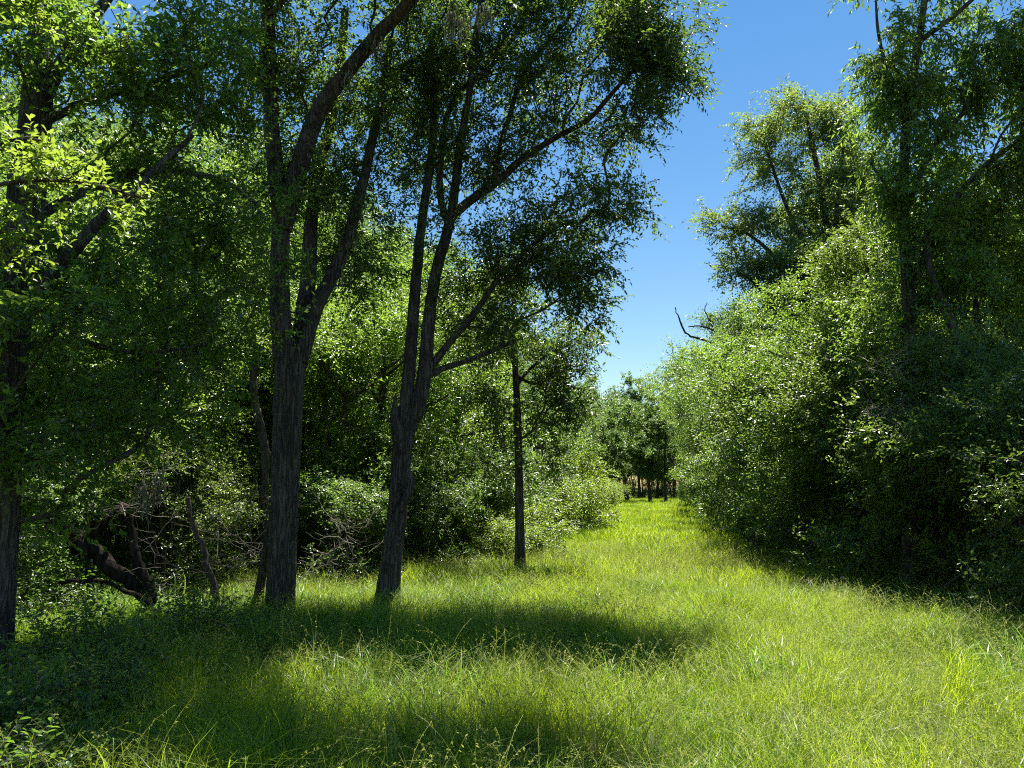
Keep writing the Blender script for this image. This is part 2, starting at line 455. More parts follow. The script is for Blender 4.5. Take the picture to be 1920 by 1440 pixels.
def make_tree(name, label, cat, group, limbs, ells, n_t=500, twigs=4, nleaf=10, ll=0.075, lw=0.032, leaf='oak',
              bark='bark', sides=20, lump=0.07, bf=0.35, tw_len=(0.22, 0.45), droop=0.15, detail=False, shell=0.45,
              moss=None, flare=0.45, origin=None, upbias=0.8, extra=None, tip=0.0045, slivers=True, clump=0.16):
    """limbs[0] is the trunk; every limb is (points, radii). ells: crown volumes (centre, radii)."""
    o3 = np.asarray(limbs[0][0][0] if origin is None else origin, float)
    o3 = np.array([o3[0], o3[1], 0.0])
    root = empty(name, tuple(o3))
    tag(root, label, cat, group)
    nodes, plen = [], []
    first = None
    for i, (pts, rad) in enumerate(limbs):
        p, r = spline(pts, rad, 0.12 if i == 0 else 0.15)
        p = p + np.cumsum(rng.normal(0, 0.004, p.shape), 0) * (np.arange(len(p)) > 0)[:, None] * (1 if i else 0.3)
        if i == 0 and flare > 0:
            r = r * (1 + flare * np.exp(-np.maximum(p[:, 2] - p[0, 2], 0) / 0.28))
        mb = MB()
        mb.tube(p - o3, r, sides if i == 0 else max(6, sides // 2), lump if i == 0 else lump * 0.8)
        part = mb.build('trunk' if i == 0 else 'limb', M[bark], root)
        seg = np.concatenate([[0], np.cumsum(np.linalg.norm(np.diff(p, axis=0), axis=1))])
        base_len = 0.0
        if i:
            A = np.vstack(nodes); B = np.concatenate(plen)
            base_len = B[np.linalg.norm(A - p[0], axis=1).argmin()]
        take = slice(None, None, 2)
        nodes.append(p[take]); plen.append((base_len + seg)[take])
        if i == 0: ptrunk = p
    nodes = np.vstack(nodes); plen = np.concatenate(plen)
    keep = nodes[:, 2] > min(1.2, 0.35 * ptrunk[-1, 2])
    if keep.sum() < 3: keep[:] = True
    nodes, plen = nodes[keep], plen[keep]
    tg, inner = ellipsoid_points(ells, n_t, shell, clump)
    ok = tg[:, 2] > 0.25
    tg, inner = tg[ok], inner[ok]
    allp, parent, idx = grow(nodes, plen, tg, bf)
    n0, tot = len(nodes), len(allp)
    rad = np.zeros(tot)
    kids = [[] for _ in range(tot)]
    for k in range(n0, tot): kids[parent[k]].append(k)
    for k in range(tot - 1, n0 - 1, -1):
        rad[k] = max(tip, sum(rad[c] ** 2.3 for c in kids[k]) ** (1 / 2.3)) if kids[k] else tip
    bw = MB()
    for k in range(n0, tot):
        pa = parent[k]
        main = pa >= n0 and k == max(kids[pa], key=lambda c: rad[c])
        if main: continue
        ch = [pa, k]
        while kids[ch[-1]]:
            ch.append(max(kids[ch[-1]], key=lambda c: rad[c]))
        pts = allp[ch].copy()
        rr = rad[ch].copy(); rr[0] = rr[1]
        pts[1:-1] += rng.normal(0, 0.02, pts[1:-1].shape)
        # a gentle bow on the first stretch so that branches do not leave dead straight
        if len(pts) == 2:
            mid = (pts[0] + pts[1]) / 2 + rng.normal(0, 0.07, 3) * np.linalg.norm(pts[1] - pts[0])
            pts = np.vstack([pts[0], mid, pts[1]]); rr = np.array([rr[0], rr[0], rr[1]])
        p, r = spline(pts, rr, 0.35)
        bw.tube(p - o3, r, 5 if r[0] > 0.012 else 3, cap=False)
    # leafy twigs
    tg2 = allp[n0:]
    inn = np.zeros_like(tg2); inn[idx - n0] = inner
    nT = len(tg2) * twigs
    b = np.repeat(tg2, twigs, 0)
    out = unit(b - np.repeat(inn, twigs, 0))
    pdir = unit(np.repeat(tg2 - allp[parent[n0:]], twigs, 0))
    d = unit(out * 0.45 + pdir * 0.5 + rng.normal(0, 0.75, (nT, 3)) + np.array([0, 0, 0.1 - droop]))
    ln = rng.uniform(tw_len[0], tw_len[1], nT)
    b = b + rng.normal(0, 0.03, b.shape)
    V, Fc, A = leaves_geo(b, d, ln, nleaf, ll, lw, droop, upbias, detail)
    crown = mesh_np('crown', V - o3, Fc.ravel(), np.full(len(Fc), 3), M[leaf], root, A)
    # the twigs themselves: three-sided slivers
    e1 = unit(np.cross(d, np.array([0.3, 0.2, 1.0]))); e2 = np.cross(d, e1); w = 0.0028
    tip3 = b + d * ln[:, None]; tip3[:, 2] -= droop * ln ** 2
    TV = np.stack([b + e1 * w, b - e1 * w * 0.5 + e2 * w * 0.87, b - e1 * w * 0.5 - e2 * w * 0.87, tip3], 1) - o3
    k = np.arange(nT)[:, None] * 4
    TF = np.stack([k, k + 1, k + 3, k + 1, k + 2, k + 3, k + 2, k, k + 3], -1).reshape(-1, 3)
    if slivers: bw.add(TV.reshape(-1, 3), TF, 3)
    bo = bw.build('foliage_twigs', M['twig'], crown)
    bo["kind"] = "stuff"
    if moss:
        mo = MB()
        for (p, n, L, s) in moss: moss_geo(mo, np.asarray(p) - o3, n, L, s)
        mm = mo.build('hanging_moss', M['moss'], root); mm["kind"] = "stuff"
    if extra: extra(root, o3)
    return root


def copy_tree(o, parent=None):
    c = o.copy(); COL.objects.link(c)
    if parent is not None: c.parent = parent
    for ch in list(o.children): copy_tree(ch, c)
    return c


def limb_px(pts, d, rpx):
    """pts (px, py[, depth]); rpx radii in pixels (start, end) or a list."""
    W = []
    for q in pts: W.append(P(q[0], q[1], q[2] if len(q) > 2 else d))
    W = np.array(W)
    if len(rpx) == 2: rr = np.linspace(rpx[0], rpx[1], len(W))
    else: rr = np.array(rpx, float)
    return W, rr * W[:, 1] / F


def to_ground(limb, extra=0.1):
    """Lets a trunk run on down into the soil."""
    p, r = limb
    b = p[0].copy(); b[2] = float(gz(b[0], b[1])) - extra
    if p[0][2] - b[2] > 0.05:
        b[:2] += (p[0] - p[1])[:2] / max(1e-6, (p[1] - p[0])[2]) * (p[0][2] - b[2]) * 0.6
        return np.vstack([b, p]), np.concatenate([[r[0] * 1.05], r])
    return p, r


def E(px, py, d, rx, ry, rd=None):
    """Crown volume centred on pixel (px, py) at d metres, radii in pixels at that depth; rd metres in depth."""
    return P(px, py, d), (rx / F * d, rd if rd else (rx + ry) * 0.5 / F * d, ry / F * d)


# ------------------------------------------------------------------ the named trees of the photograph
# big trunk left of the middle, forking into three stems and one long limb
d = 9.6
make_tree("big_oak", "stout dark forked trunk hung with moss, thickest tree left of the grass path", "tree", None,
    [to_ground(limb_px([(524, 1130), (529, 1040), (534, 950), (539, 820), (543, 720), (545, 655)], d, [26, 25, 25, 26, 28, 29])),
     limb_px([(536, 690), (526, 600, d - .1), (522, 500, d - .2), (526, 400, d - .2), (511, 250, d - .3), (503, 90, d - .3), (500, -120, d - .4)], d, (21, 13)),
     limb_px([(527, 430, d - .2), (548, 360, d - .2), (572, 280, d - .3), (600, 205, d - .5), (650, 135, d - .7), (705, 70, d - .9), (775, -5, d - 1.1), (850, -130, d - 1.7), (890, -290, d - 2.5), (905, -420, d - 3.0)], d, (20, 8)),
     limb_px([(556, 690), (570, 590, d + .2), (579, 510, d + .3), (582, 430, d + .4), (597, 320, d + .6), (625, 190, d + .8), (640, 20, d + 1)], d, (18, 8)),
     limb_px([(562, 680), (592, 580, d + .1), (628, 505, d + .2), (655, 440, d + .2), (682, 340, d + .3), (712, 200, d + .4), (735, 60, d + .5)], d, (16, 7)),
     limb_px([(484, 1135, d + .35), (491, 1080, d + .3), (505, 1000, d + .2), (524, 900, d + .1)], d, [10, 8, 7, 5])],
    [E(600, 130, d, 150, 190), E(520, 330, d, 110, 160), E(655, 330, d + .4, 110, 160), ((-0.3, 7.35, 8.0), (1.9, 0.8, 0.5)), ((-0.1, 7.4, 8.3), (1.7, 0.8, 0.5)), ((0.5, 7.3, 8.2), (1.1, 0.75, 0.5)), ((-1.5, 7.4, 8.4), (1.5, 0.8, 0.5)), ((0.9, 7.3, 8.1), (0.6, 0.7, 0.4)), ((-0.2, 7.2, 8.0), (1.4, 0.75, 0.5)), ((-1.4, 7.3, 8.0), (1.5, 0.8, 0.5)), ((0.3, 7.2, 8.1), (0.9, 0.7, 0.4)), ((-1.7, 8.6, 8.5), (1.05, 1.1, 0.6)), ((-2.5, 8.2, 8.4), (1.1, 1.1, 0.6)), ((-2.0, 7.5, 8.4), (1.2, .9, .6)), ((-3.1, 8.6, 8.6), (1.1, 1.0, .6)), ((-1.8, 9.2, 8.6), (0.9, .9, .6)), ((-2.6, 7.4, 8.2), (1.2, .9, .6)), E(600, -90, d, 190, 90),
     E(560, 560, d + .7, 120, 90), E(690, 500, d + .8, 70, 90), E(480, 90, d - .4, 90, 150), E(735, 180, d + .8, 90, 150), E(790, 10, d, 90, 80)],
    n_t=2300, twigs=4, nleaf=10, ll=0.074, lw=0.032, leaf='oak', sides=30, lump=0.05, droop=0.25, flare=0.10,
    moss=[(P(705, 78, d - 1), 14, 0.4, 0.07), (P(655, 140, d - .8), 9, 0.3, 0.06), (P(850, 25, d - 1.4), 26, .45, .10), (P(640, 500, d + .2), 10, 0.35, 0.05),
          (P(660, 440, d + .2), 10, 0.4, 0.06), (P(610, 330, d + .6), 12, .45, .08), (P(520, 105, d - .3), 14, 0.5, 0.08), (P(910, 15, d - 1.4), 18, .35, .10)])

# leaning forked tree in the middle, its crown reaching out over the grass
d = 10.3


def broken_stub(root, o3):
    p, r = limb_px([(752, 850), (744, 810), (740, 775), (742, 738)], 10.25, [13, 12, 9, 1.5])
    p, r = spline(p, r, 0.06)
    mb = MB(); mb.tube(p - o3, r, 9, 0.12); mb.build('broken_stub', M['bark'], root)
    p, r = limb_px([(748, 960), (765, 930), (770, 900), (762, 868)], 10.1, [5, 9, 8, 2])
    p, r = spline(p, r, 0.05)
    mb = MB(); mb.tube(p - o3, r, 9, 0.15); mb.build('burl', M['bark'], root)


make_tree("leaning_oak", "slender leaning tree forking low, long limb reaching out over the sunlit grass", "tree", None,
    [to_ground(limb_px([(727, 1110), (733, 1050), (744, 960), (749, 900), (753, 850), (762, 800), (778, 770)], d, [20, 18.5, 18, 18, 18, 19, 15])),
     limb_px([(760, 815), (763, 740), (768, 680), (773, 610), (777, 540), (784, 470), (792, 400), (801, 320), (808, 200, d + .3), (805, 60, d + .5)], d, (14, 6)),
     limb_px([(774, 785), (786, 765), (797, 715), (803, 660), (806, 590), (818, 510), (838, 445), (851, 390), (860, 325), (868, 260, d - .2), (888, 150, d - .3), (905, 20, d - .4), (915, -60, d - .4)], d, (15.5, 5)),
     limb_px([(850, 402), (888, 371), (930, 341), (975, 300), (1010, 274), (1048, 252), (1100, 218, d - .2), (1150, 165, d - .3), (1200, 110, d - .4)], d, (9.5, 3.5)),
     limb_px([(802, 705), (828, 691), (862, 682), (900, 668), (925, 657), (965, 640)], d, (6.5, 3.5)),
     limb_px([(800, 700), (842, 642), (880, 600), (910, 558), (932, 526), (985, 470), (1040, 430)], d, (7.5, 3.5)),
     limb_px([(845, 430), (828, 380), (826, 300), (850, 190, d + .4), (930, 120, d + .5), (985, 40, d + .5)], d, (8, 4)),
     limb_px([(925, 345), (945, 250), (985, 130, d + .2), (1060, 40, d + .2), (1100, -40, d + .2)], d, (6, 3))],
    [E(1130, 120, d - .2, 165, 140), E(1225, 60, d - .3, 85, 95), E(960, 110, d, 150, 150), E(1120, -30, d, 180, 80), E(800, 180, d + .4, 100, 190),
     E(930, -40, d, 150, 70), E(1250, 130, d - .2, 60, 75), E(1190, 215, d - .2, 70, 45), E(1140, 385, d, 62, 45), E(1060, 480, d, 60, 40), E(1075, 400, d, 120, 62), E(1000, 480, d, 105, 80), E(880, 470, d, 90, 90), E(1050, 255, d - .1, 100, 45),
     E(900, 300, d, 120, 80), E(1055, 560, d + .3, 65, 50), E(940, 610, d + .2, 70, 50), E(1085, 520, d + .2, 42, 50), E(870, 590, d + .2, 60, 50)],
    n_t=1750, twigs=5, nleaf=10, ll=0.072, lw=0.029, leaf='oak_grey', sides=24, lump=0.06, droop=0.22, shell=0.5,
    moss=[(P(1000, 290, d), 8, 0.3, 0.05), (P(905, 668, d), 7, 0.22, 0.05), (P(1030, 430, d), 8, .25, .05), (P(870, 230, d - .2), 12, .5, .05)],
    extra=broken_stub)

# slim straight tree standing in the grass
d = 13.9
make_tree("slim_oak", "slim straight young tree standing alone at the edge of the grass", "tree", None,
    [to_ground(limb_px([(975, 1050), (973, 960), (971, 860), (968, 760), (964, 690), (960, 620), (962, 540)], d, [9.5, 8, 7.5, 6.8, 6.2, 5, 3])),
     limb_px([(966, 730), (985, 700), (1020, 670), (1060, 650)], d, (4, 2)),
     limb_px([(963, 680), (945, 640), (925, 600), (915, 560)], d, (4, 2)),
     limb_px([(965, 700), (1000, 720), (1045, 715), (1080, 730)], d, (3.5, 1.5))],
    [E(955, 570, d, 60, 55), E(1030, 630, d, 70, 35), E(1075, 705, d, 45, 30), E(915, 650, d, 50, 50), E(1030, 780, d, 70, 32), E(925, 770, d, 45, 40), E(1000, 700, d, 60, 40), E(1075, 640, d, 40, 25), E(1010, 850, d, 35, 25)],
    n_t=430, twigs=4, nleaf=8, ll=0.085, lw=0.036, leaf='oak_grey', sides=14, lump=0.05, droop=0.3, flare=0.6)

# tree at the left edge of the picture, its crown nearest the camera
d = 6.4
make_tree("shaggy_elm", "pale shaggy barked trunk at the picture's left edge under bright near leaves", "tree", None,
    [to_ground(limb_px([(-6, 1200), (4, 1080), (12, 960), (14, 860), (24, 700), (36, 520), (48, 380), (62, 240), (72, 60), (80, -160)], d, [24, 22, 21, 21, 24, 30, 34, 28, 22, 14])),
     limb_px([(40, 580), (90, 520), (140, 462), (185, 415), (215, 392), (280, 330, d + .3), (360, 250, d + .6)], d, [17, 14, 12, 11, 10, 7, 5]),
     limb_px([(64, 220), (120, 110), (170, 40), (240, -60)], d, (15, 9)),
     limb_px([(45, 420), (150, 360, d + .5), (260, 320, d + .9), (400, 330, d + 1.2), (480, 380, d + 1.4)], d, (10, 4)),
     limb_px([(30, 650), (140, 640, d + .3), (260, 660, d + .6), (400, 640, d + .9)], d, (8, 3)),
     limb_px([(50, 350), (20, 330, d - .8), (60, 335, d - 1.5), (150, 345, d - 1.9), (260, 370, d - 1.9)], d, (8, 3)),
     limb_px([(62, 240), (170, 190, d + .4), (300, 150, d + .9), (400, 120, d + 1.2)], d, (9, 4)),
     limb_px([(20, 560), (-40, 480, d - .6), (-20, 430, d - 1.4), (30, 420, d - 1.8)], d, (7, 3))],
    [E(150, 140, d + .2, 190, 150), E(330, 170, d + .9, 160, 140), E(430, 130, d + 1.2, 90, 90), E(420, 400, d + 1.2, 120, 110), E(190, 480, d + .3, 170, 110),
     E(320, 640, d + .8, 180, 80), E(110, 760, d + .2, 150, 100), E(60, 900, d + .3, 90, 80), E(60, -40, d, 130, 50),
     E(-150, 300, d, 200, 300), E(470, 560, d + 1.4, 80, 90), E(300, 330, d + .8, 120, 70), E(-120, 700, d, 150, 200), E(250, 780, d + .9, 140, 70), E(40, 600, d - .6, 110, 110), E(30, 790, d - .5, 80, 110), E(80, 120, d - .5, 120, 90)],
    n_t=1020, twigs=5, nleaf=9, ll=0.078, lw=0.034, leaf='elm', sides=24, lump=0.10, droop=0.15)

# low spray of fresh leaves close to the camera, growing from a sapling just outside the left edge
d = 4.3
make_tree("fresh_sapling", "near sapling with fresh yellow-green leaves reaching in from the left edge", "tree", None,
    [to_ground(limb_px([(-330, 1300), (-320, 900), (-280, 600), (-220, 430), (-150, 340)], d, (14, 7))),
     limb_px([(-250, 500), (-120, 400), (0, 345), (80, 340), (170, 350), (270, 378)], d, (6, 2)),
     limb_px([(-230, 450), (-100, 330), (-20, 280), (50, 260), (90, 270)], d, (6, 2)),
     limb_px([(-280, 620), (-150, 500), (-40, 440), (30, 430)], d, (5, 2))],
    [E(30, 290, d, 55, 22, .25), E(125, 338, d, 65, 18, .25), E(215, 372, d, 42, 10, .15), E(0, 440, d, 35, 20, .25), E(-120, 360, d, 130, 80), E(-250, 250, d, 130, 100), E(40, 30, d + .6, 60, 30, .3)],
    n_t=230, twigs=3, nleaf=9, ll=0.052, lw=0.022, leaf='young', bark='bark_far', sides=10, detail=True, tw_len=(0.10, 0.2), droop=0.0, upbias=1.2, clump=0.07)

# tall tree on the right, behind the thicket
d = 20.5
make_tree("tall_oak", "tall loose crowned tree rising above the thicket right of the path", "tree", None,
    [to_ground(limb_px([(1525, 960), (1530, 800), (1540, 640), (1550, 540), (1552, 480), (1540, 360), (1520, 260), (1505, 190)], d, [11, 10, 9, 9, 8, 6, 4, 2])),
     limb_px([(1545, 600), (1500, 540), (1450, 480), (1400, 440), (1350, 425)], d, (6, 2)),
     limb_px([(1550, 500), (1570, 400), (1580, 300), (1575, 220)], d, (6, 2)),
     limb_px([(1545, 520), (1490, 420), (1450, 320), (1425, 240)], d, (5, 2)),
     limb_px([(1535, 700), (1480, 620), (1420, 540), (1380, 510)], d, (5, 2))],
    [E(1490, 230, d, 70, 62), E(1575, 250, d, 55, 80), E(1440, 300, d, 55, 75), E(1530, 380, d, 90, 90), E(1395, 425, d, 72, 42), E(1440, 490, d, 80, 60), E(1385, 510, d, 45, 40),
     E(1560, 500, d, 90, 80), E(1480, 600, d, 90, 70), E(1600, 400, d, 70, 120), E(1415, 240, d, 20, 25), E(1560, 640, d, 90, 80)],
    n_t=1500, twigs=5, nleaf=9, ll=0.098, lw=0.042, leaf='pale', bark='bark_far', sides=14, tw_len=(.3, .6), droop=0.15, shell=0.5)

# tree with drooping leaves at the right edge
d = 11.5
make_tree("pecan_tree", "broad tree with long drooping leaves filling the upper right corner", "tree", None,
    [to_ground(limb_px([(1705, 1060), (1708, 900), (1706, 700), (1700, 520), (1692, 380), (1700, 220), (1725, 60), (1750, -120)], d, [14, 13, 12, 11, 10, 9, 7, 5])),
     limb_px([(1700, 560), (1742, 460), (1800, 360), (1870, 290), (1960, 220)], d, (8, 4)),
     limb_px([(1695, 400), (1750, 280), (1830, 190), (1920, 120)], d, (7, 3)),
     limb_px([(1698, 230), (1670, 150), (1650, 60), (1645, 0)], d, (5, 2)),
     limb_px([(1694, 420), (1660, 350), (1630, 300)], d, (5, 2)),
     limb_px([(1720, 80), (1800, 20), (1880, -60)], d, (6, 3))],
    [E(1760, 150, d, 130, 110), E(1860, 90, d, 110, 110), E(1680, 200, d, 65, 90), E(1655, 70, d, 40, 70), E(1850, 300, d, 110, 100), E(1700, 330, d, 80, 80), E(1960, 200, d, 120, 200),
     E(1800, -120, d, 190, 130), E(1760, -300, d, 180, 130), E(1770, 430, d + .3, 110, 80), E(1900, 460, d + .3, 90, 80), E(1640, 160, d, 40, 50), E(1980, -150, d, 150, 150)],
    n_t=1250, twigs=5, nleaf=10, ll=0.115, lw=0.034, leaf='elm', bark='bark_far', sides=16, tw_len=(.25, .5), droop=0.75, upbias=0.5, shell=0.5)

d = 11.0
make_tree("crooked_elm", "crooked dark trunk leaning left out of the right-hand thicket", "tree", None,
    [to_ground(limb_px([(1900, 1130), (1880, 980), (1862, 860), (1840, 770), (1822, 715), (1795, 640), (1768, 575), (1742, 500), (1735, 420)], d, [14, 12, 12, 12, 11, 9, 8, 6, 4]))],
    [E(1740, 460, d + .2, 70, 70), E(1790, 540, d + .2, 90, 50), E(1700, 560, d + .3, 70, 60), E(1660, 640, d + .4, 70, 60), E(1740, 360, d, 50, 60)],
    n_t=260, twigs=4, nleaf=9, ll=0.085, lw=0.036, leaf='elm', bark='bark_far', sides=14, lump=0.08)
d = 11.6
make_tree("twin_elm", "thin bare lower stem beside the crooked trunk, right-hand edge thicket", "tree", None,
    [to_ground(limb_px([(1925, 1100), (1905, 950), (1888, 850), (1872, 770), (1852, 700), (1838, 640), (1828, 560), (1822, 470)], d, [10, 9, 9, 8.5, 8, 7, 5, 3])),
     limb_px([(1856, 715), (1880, 660), (1890, 600), (1888, 520)], d, (5, 2)),
     limb_px([(1842, 650), (1812, 600), (1808, 540)], d, (4, 2))],
    [E(1850, 500, d + .2, 80, 60), E(1900, 560, d, 60, 70), E(1910, 690, d + .6, 60, 60), E(1830, 420, d, 60, 60)],
    n_t=300, twigs=4, nleaf=9, ll=0.085, lw=0.036, leaf='young', bark='bark_far', sides=12, lump=0.08)


# ------------------------------------------------------------------ kinds of trees and shrubs of the surrounding wood
def proto_tree(name, h, spread, base_h, leaf, ll, n_t, lean=0.0, twigs=4, nleaf=8, droop=0.15, nl=5, aspect=0.45):
    t = np.linspace(0, 1, 7)
    ph = rng.uniform(0, 6.28)
    pts = np.stack([lean * h * t ** 1.5 + 0.12 * np.sin(4 * t + ph), 0.12 * np.sin(5 * t + ph + 1), -0.15 + t * (h * 0.86 + 0.15)], 1)
    r0 = 0.018 * h
    limbs = [(pts, np.linspace(r0, r0 * 0.18, 7))]
    ells = []
    for k in range(nl):
        a = k * 2.4 + rng.uniform(-.5, .5); tt = rng.uniform(0.35, 0.8)
        s = np.array([np.interp(tt, t, pts[:, c]) for c in range(3)])
        L = spread * rng.uniform(0.55, 0.95)
        e = s + np.array([math.cos(a) * L, math.sin(a) * L, L * rng.uniform(0.3, 0.9)])
        e[2] = min(e[2], h * 0.9)
        m = (s + e) / 2 + np.array([0, 0, -0.06 * L])
        limbs.append((np.array([s, m, e]), np.array([r0 * 0.42, r0 * 0.3, r0 * 0.15])))
        ells.append((e, np.array([spread * .45, spread * .45, spread * .38]) * rng.uniform(0.8, 1.25)))
    for k in range(nl + 2):
        a = rng.uniform(0, 6.28); q = rng.uniform(0.1, 0.6) * spread; z = rng.uniform(base_h + 0.1 * h, h * 0.88)
        c = np.array([math.cos(a) * q, math.sin(a) * q, z]) + np.array([lean * h * (z / h) ** 1.5, 0, 0])
        ells.append((c, np.array([spread * .5, spread * .5, spread * .36]) * rng.uniform(0.75, 1.2)))
    ells.append((pts[-1] + np.array([0, 0, -0.3]), np.array([spread * .4, spread * .4, h * 0.12])))
    ells = [e for e in ells if e[0][2] > base_h * 0.8]
    return make_tree(name, None, "tree", None, limbs, ells, n_t=n_t, twigs=twigs, nleaf=nleaf, ll=ll, lw=ll * aspect, leaf=leaf, bark='bark_far',
                     sides=12, tw_len=(0.3, 0.65), droop=droop, origin=(0, 0, 0), shell=0.5, slivers=False, clump=0.022 * h)


def proto_shrub(name, h, w, leaf, ll, n_t, stems=9, base=0.3, twigs=4, nleaf=9, detail=False):
    limbs, ells = [], []
    for k in range(stems):
        a = k * 2.4 + rng.uniform(-.4, .4); q = rng.uniform(0.15, 0.7) * w
        e = np.array([math.cos(a) * q, math.sin(a) * q, h * rng.uniform(0.55, 0.95)])
        s = np.array([math.cos(a) * 0.12 * w * rng.random(), math.sin(a) * 0.12 * w * rng.random(), -0.1])
        m = (s + e) / 2 + np.array([-math.cos(a) * q * 0.2, -math.sin(a) * q * 0.2, 0.08 * h])
        r = 0.010 * h * rng.uniform(0.6, 1.3)
        limbs.append((np.array([s, m, e]), np.array([r, r * .7, r * .3])))
        ells.append((e, np.array([w * .38, w * .38, h * .16]) * rng.uniform(.8, 1.2)))
    for k in range(8):
        a = rng.uniform(0, 6.28); q = rng.uniform(0.3, 0.8) * w; z = rng.uniform(base + 0.12, 0.75) * h
        ells.append((np.array([math.cos(a) * q, math.sin(a) * q, z]), np.array([w * .34, w * .34, h * .15]) * rng.uniform(.8, 1.2)))
    if base < 0.1:                          # skirts of foliage down to the grass
        for k in range(6):
            a = k * 1.05 + rng.uniform(-.3, .3); q = rng.uniform(0.5, 0.9) * w
            ells.append((np.array([math.cos(a) * q, math.sin(a) * q, h * rng.uniform(.10, .17)]), np.array([w * .36, w * .36, h * .10])))
    return make_tree(name, None, "shrub", None, limbs, ells, n_t=n_t, twigs=twigs, nleaf=nleaf, ll=ll, lw=ll * 0.5, leaf=leaf, bark='bark_far',
                     sides=10, tw_len=(0.18, 0.42), droop=0.12, origin=(0, 0, 0), flare=0, detail=detail, bf=0.25, slivers=detail)


class Kind:
    """The first time it is set down the model itself is moved there, afterwards copies of it."""
    def __init__(s, root): s.root = root; s.used = False

    def put(s, x, y, rz, sc3, label, group, z=None):
        o = s.root if not s.used else copy_tree(s.root)
        s.used = True
        o.location = (x, y, float(gz(x, y)) if z is None else z)
        o.rotation_euler = (0, 0, rz)
        o.scale = sc3 if hasattr(sc3, '__len__') else (sc3,) * 3
        o["label"] = label
        if group: o["group"] = group
        elif "group" in o: del o["group"]
        return o


T_oak = Kind(proto_tree("wood_oak", 10.0, 2.9, 2.6, 'oak', 0.100, 640, nl=5, twigs=5, nleaf=9))
T_elm = Kind(proto_tree("wood_elm", 8.5, 2.4, 1.5, 'elm', 0.092, 640, twigs=5, nleaf=9, lean=0.05, nl=5))
T_tall = Kind(proto_tree("wood_gum", 11.5, 2.2, 3.2, 'oak_grey', 0.100, 640, nl=6, twigs=5, nleaf=9))
T_low = Kind(proto_tree("low_elm", 6.0, 2.1, 0.8, 'elm', 0.084, 640, twigs=5, nleaf=9, lean=-0.06, nl=5))
T_far = Kind(proto_tree("far_oak", 14.0, 4.6, 3.2, 'oak', 0.24, 800, nl=6, aspect=0.5))
S_priv = Kind(proto_shrub("privet_shrub", 3.6, 1.7, 'shrub', 0.062, 760, 12, base=0.04, twigs=5, nleaf=9))
S_wild = Kind(proto_shrub("wild_shrub", 3.0, 1.6, 'oak', 0.080, 520, 8, base=0.05))
T_young = Kind(proto_tree("young_tree", 2.6, 0.85, 0.25, 'young', 0.095, 260, nl=5, twigs=3, nleaf=7))
S_bright = Kind(proto_shrub("bright_shrub", 2.2, 1.2, 'young', 0.090, 330, 6, base=-0.05))

HZ = 918.0


def spot(px, Y, side):
    """Words for where a tree of the wood stands, by what it stands behind or beside."""
    far = "just" if Y < 16 else "a little way" if Y < 21 else "some way" if Y < 28 else "well" if Y < 36 else "far" if Y < 50 else "farthest"
    if side == 'l':
        T = [(-50, "outside the left edge trunk"), (70, "behind the left edge trunk"), (190, "behind the fallen black trunk"), (290, "behind the pale twig tangle"), (410, "behind the thin leaning dead stem"),
             (480, "left of the big forked trunk, behind it"), (575, "behind the big forked trunk"), (650, "right of the big forked trunk, behind it"), (715, "left of the leaning tree, behind it"),
             (800, "behind the leaning tree"), (880, "right of the leaning tree, behind it"), (950, "left of the slim tree, behind it"), (1015, "behind the slim tree"),
             (1055, "right of the slim tree, along the path"), (1090, "beside the path, midway to its end"), (9999, "where the path's left edge ends")]
    else:
        T = [(1280, "at the far end of the thicket"), (1300, "near the far end of the thicket"), (1330, "left of the bare dead branches"), (1365, "below the bare dead branches"), (1400, "right of the bare dead branches"), (1435, "behind the split brown stump"),
             (1480, "left of the tall loose tree"), (1530, "at the foot of the tall loose tree"), (1600, "right of the tall loose tree"), (1665, "behind the bleached twigs"), (1730, "behind the drooping-leaved tree"), (1810, "right of the drooping-leaved tree"),
             (1870, "behind the crooked trunk"), (1920, "behind the thin bare stem"), (1970, "at the right picture edge"), (9999, "beyond the right picture edge")]
    w = next(t for m, t in T if px < m)
    return far + " back, " + w


def top_scale(px, py, Y, h):
    """Scale that puts the top of a model of height h at the pixel height py at distance Y."""
    return (EYE + (HZ - py) / F * Y) / h


def at_px(px, Y):
    return (px - 960.0) / F * Y


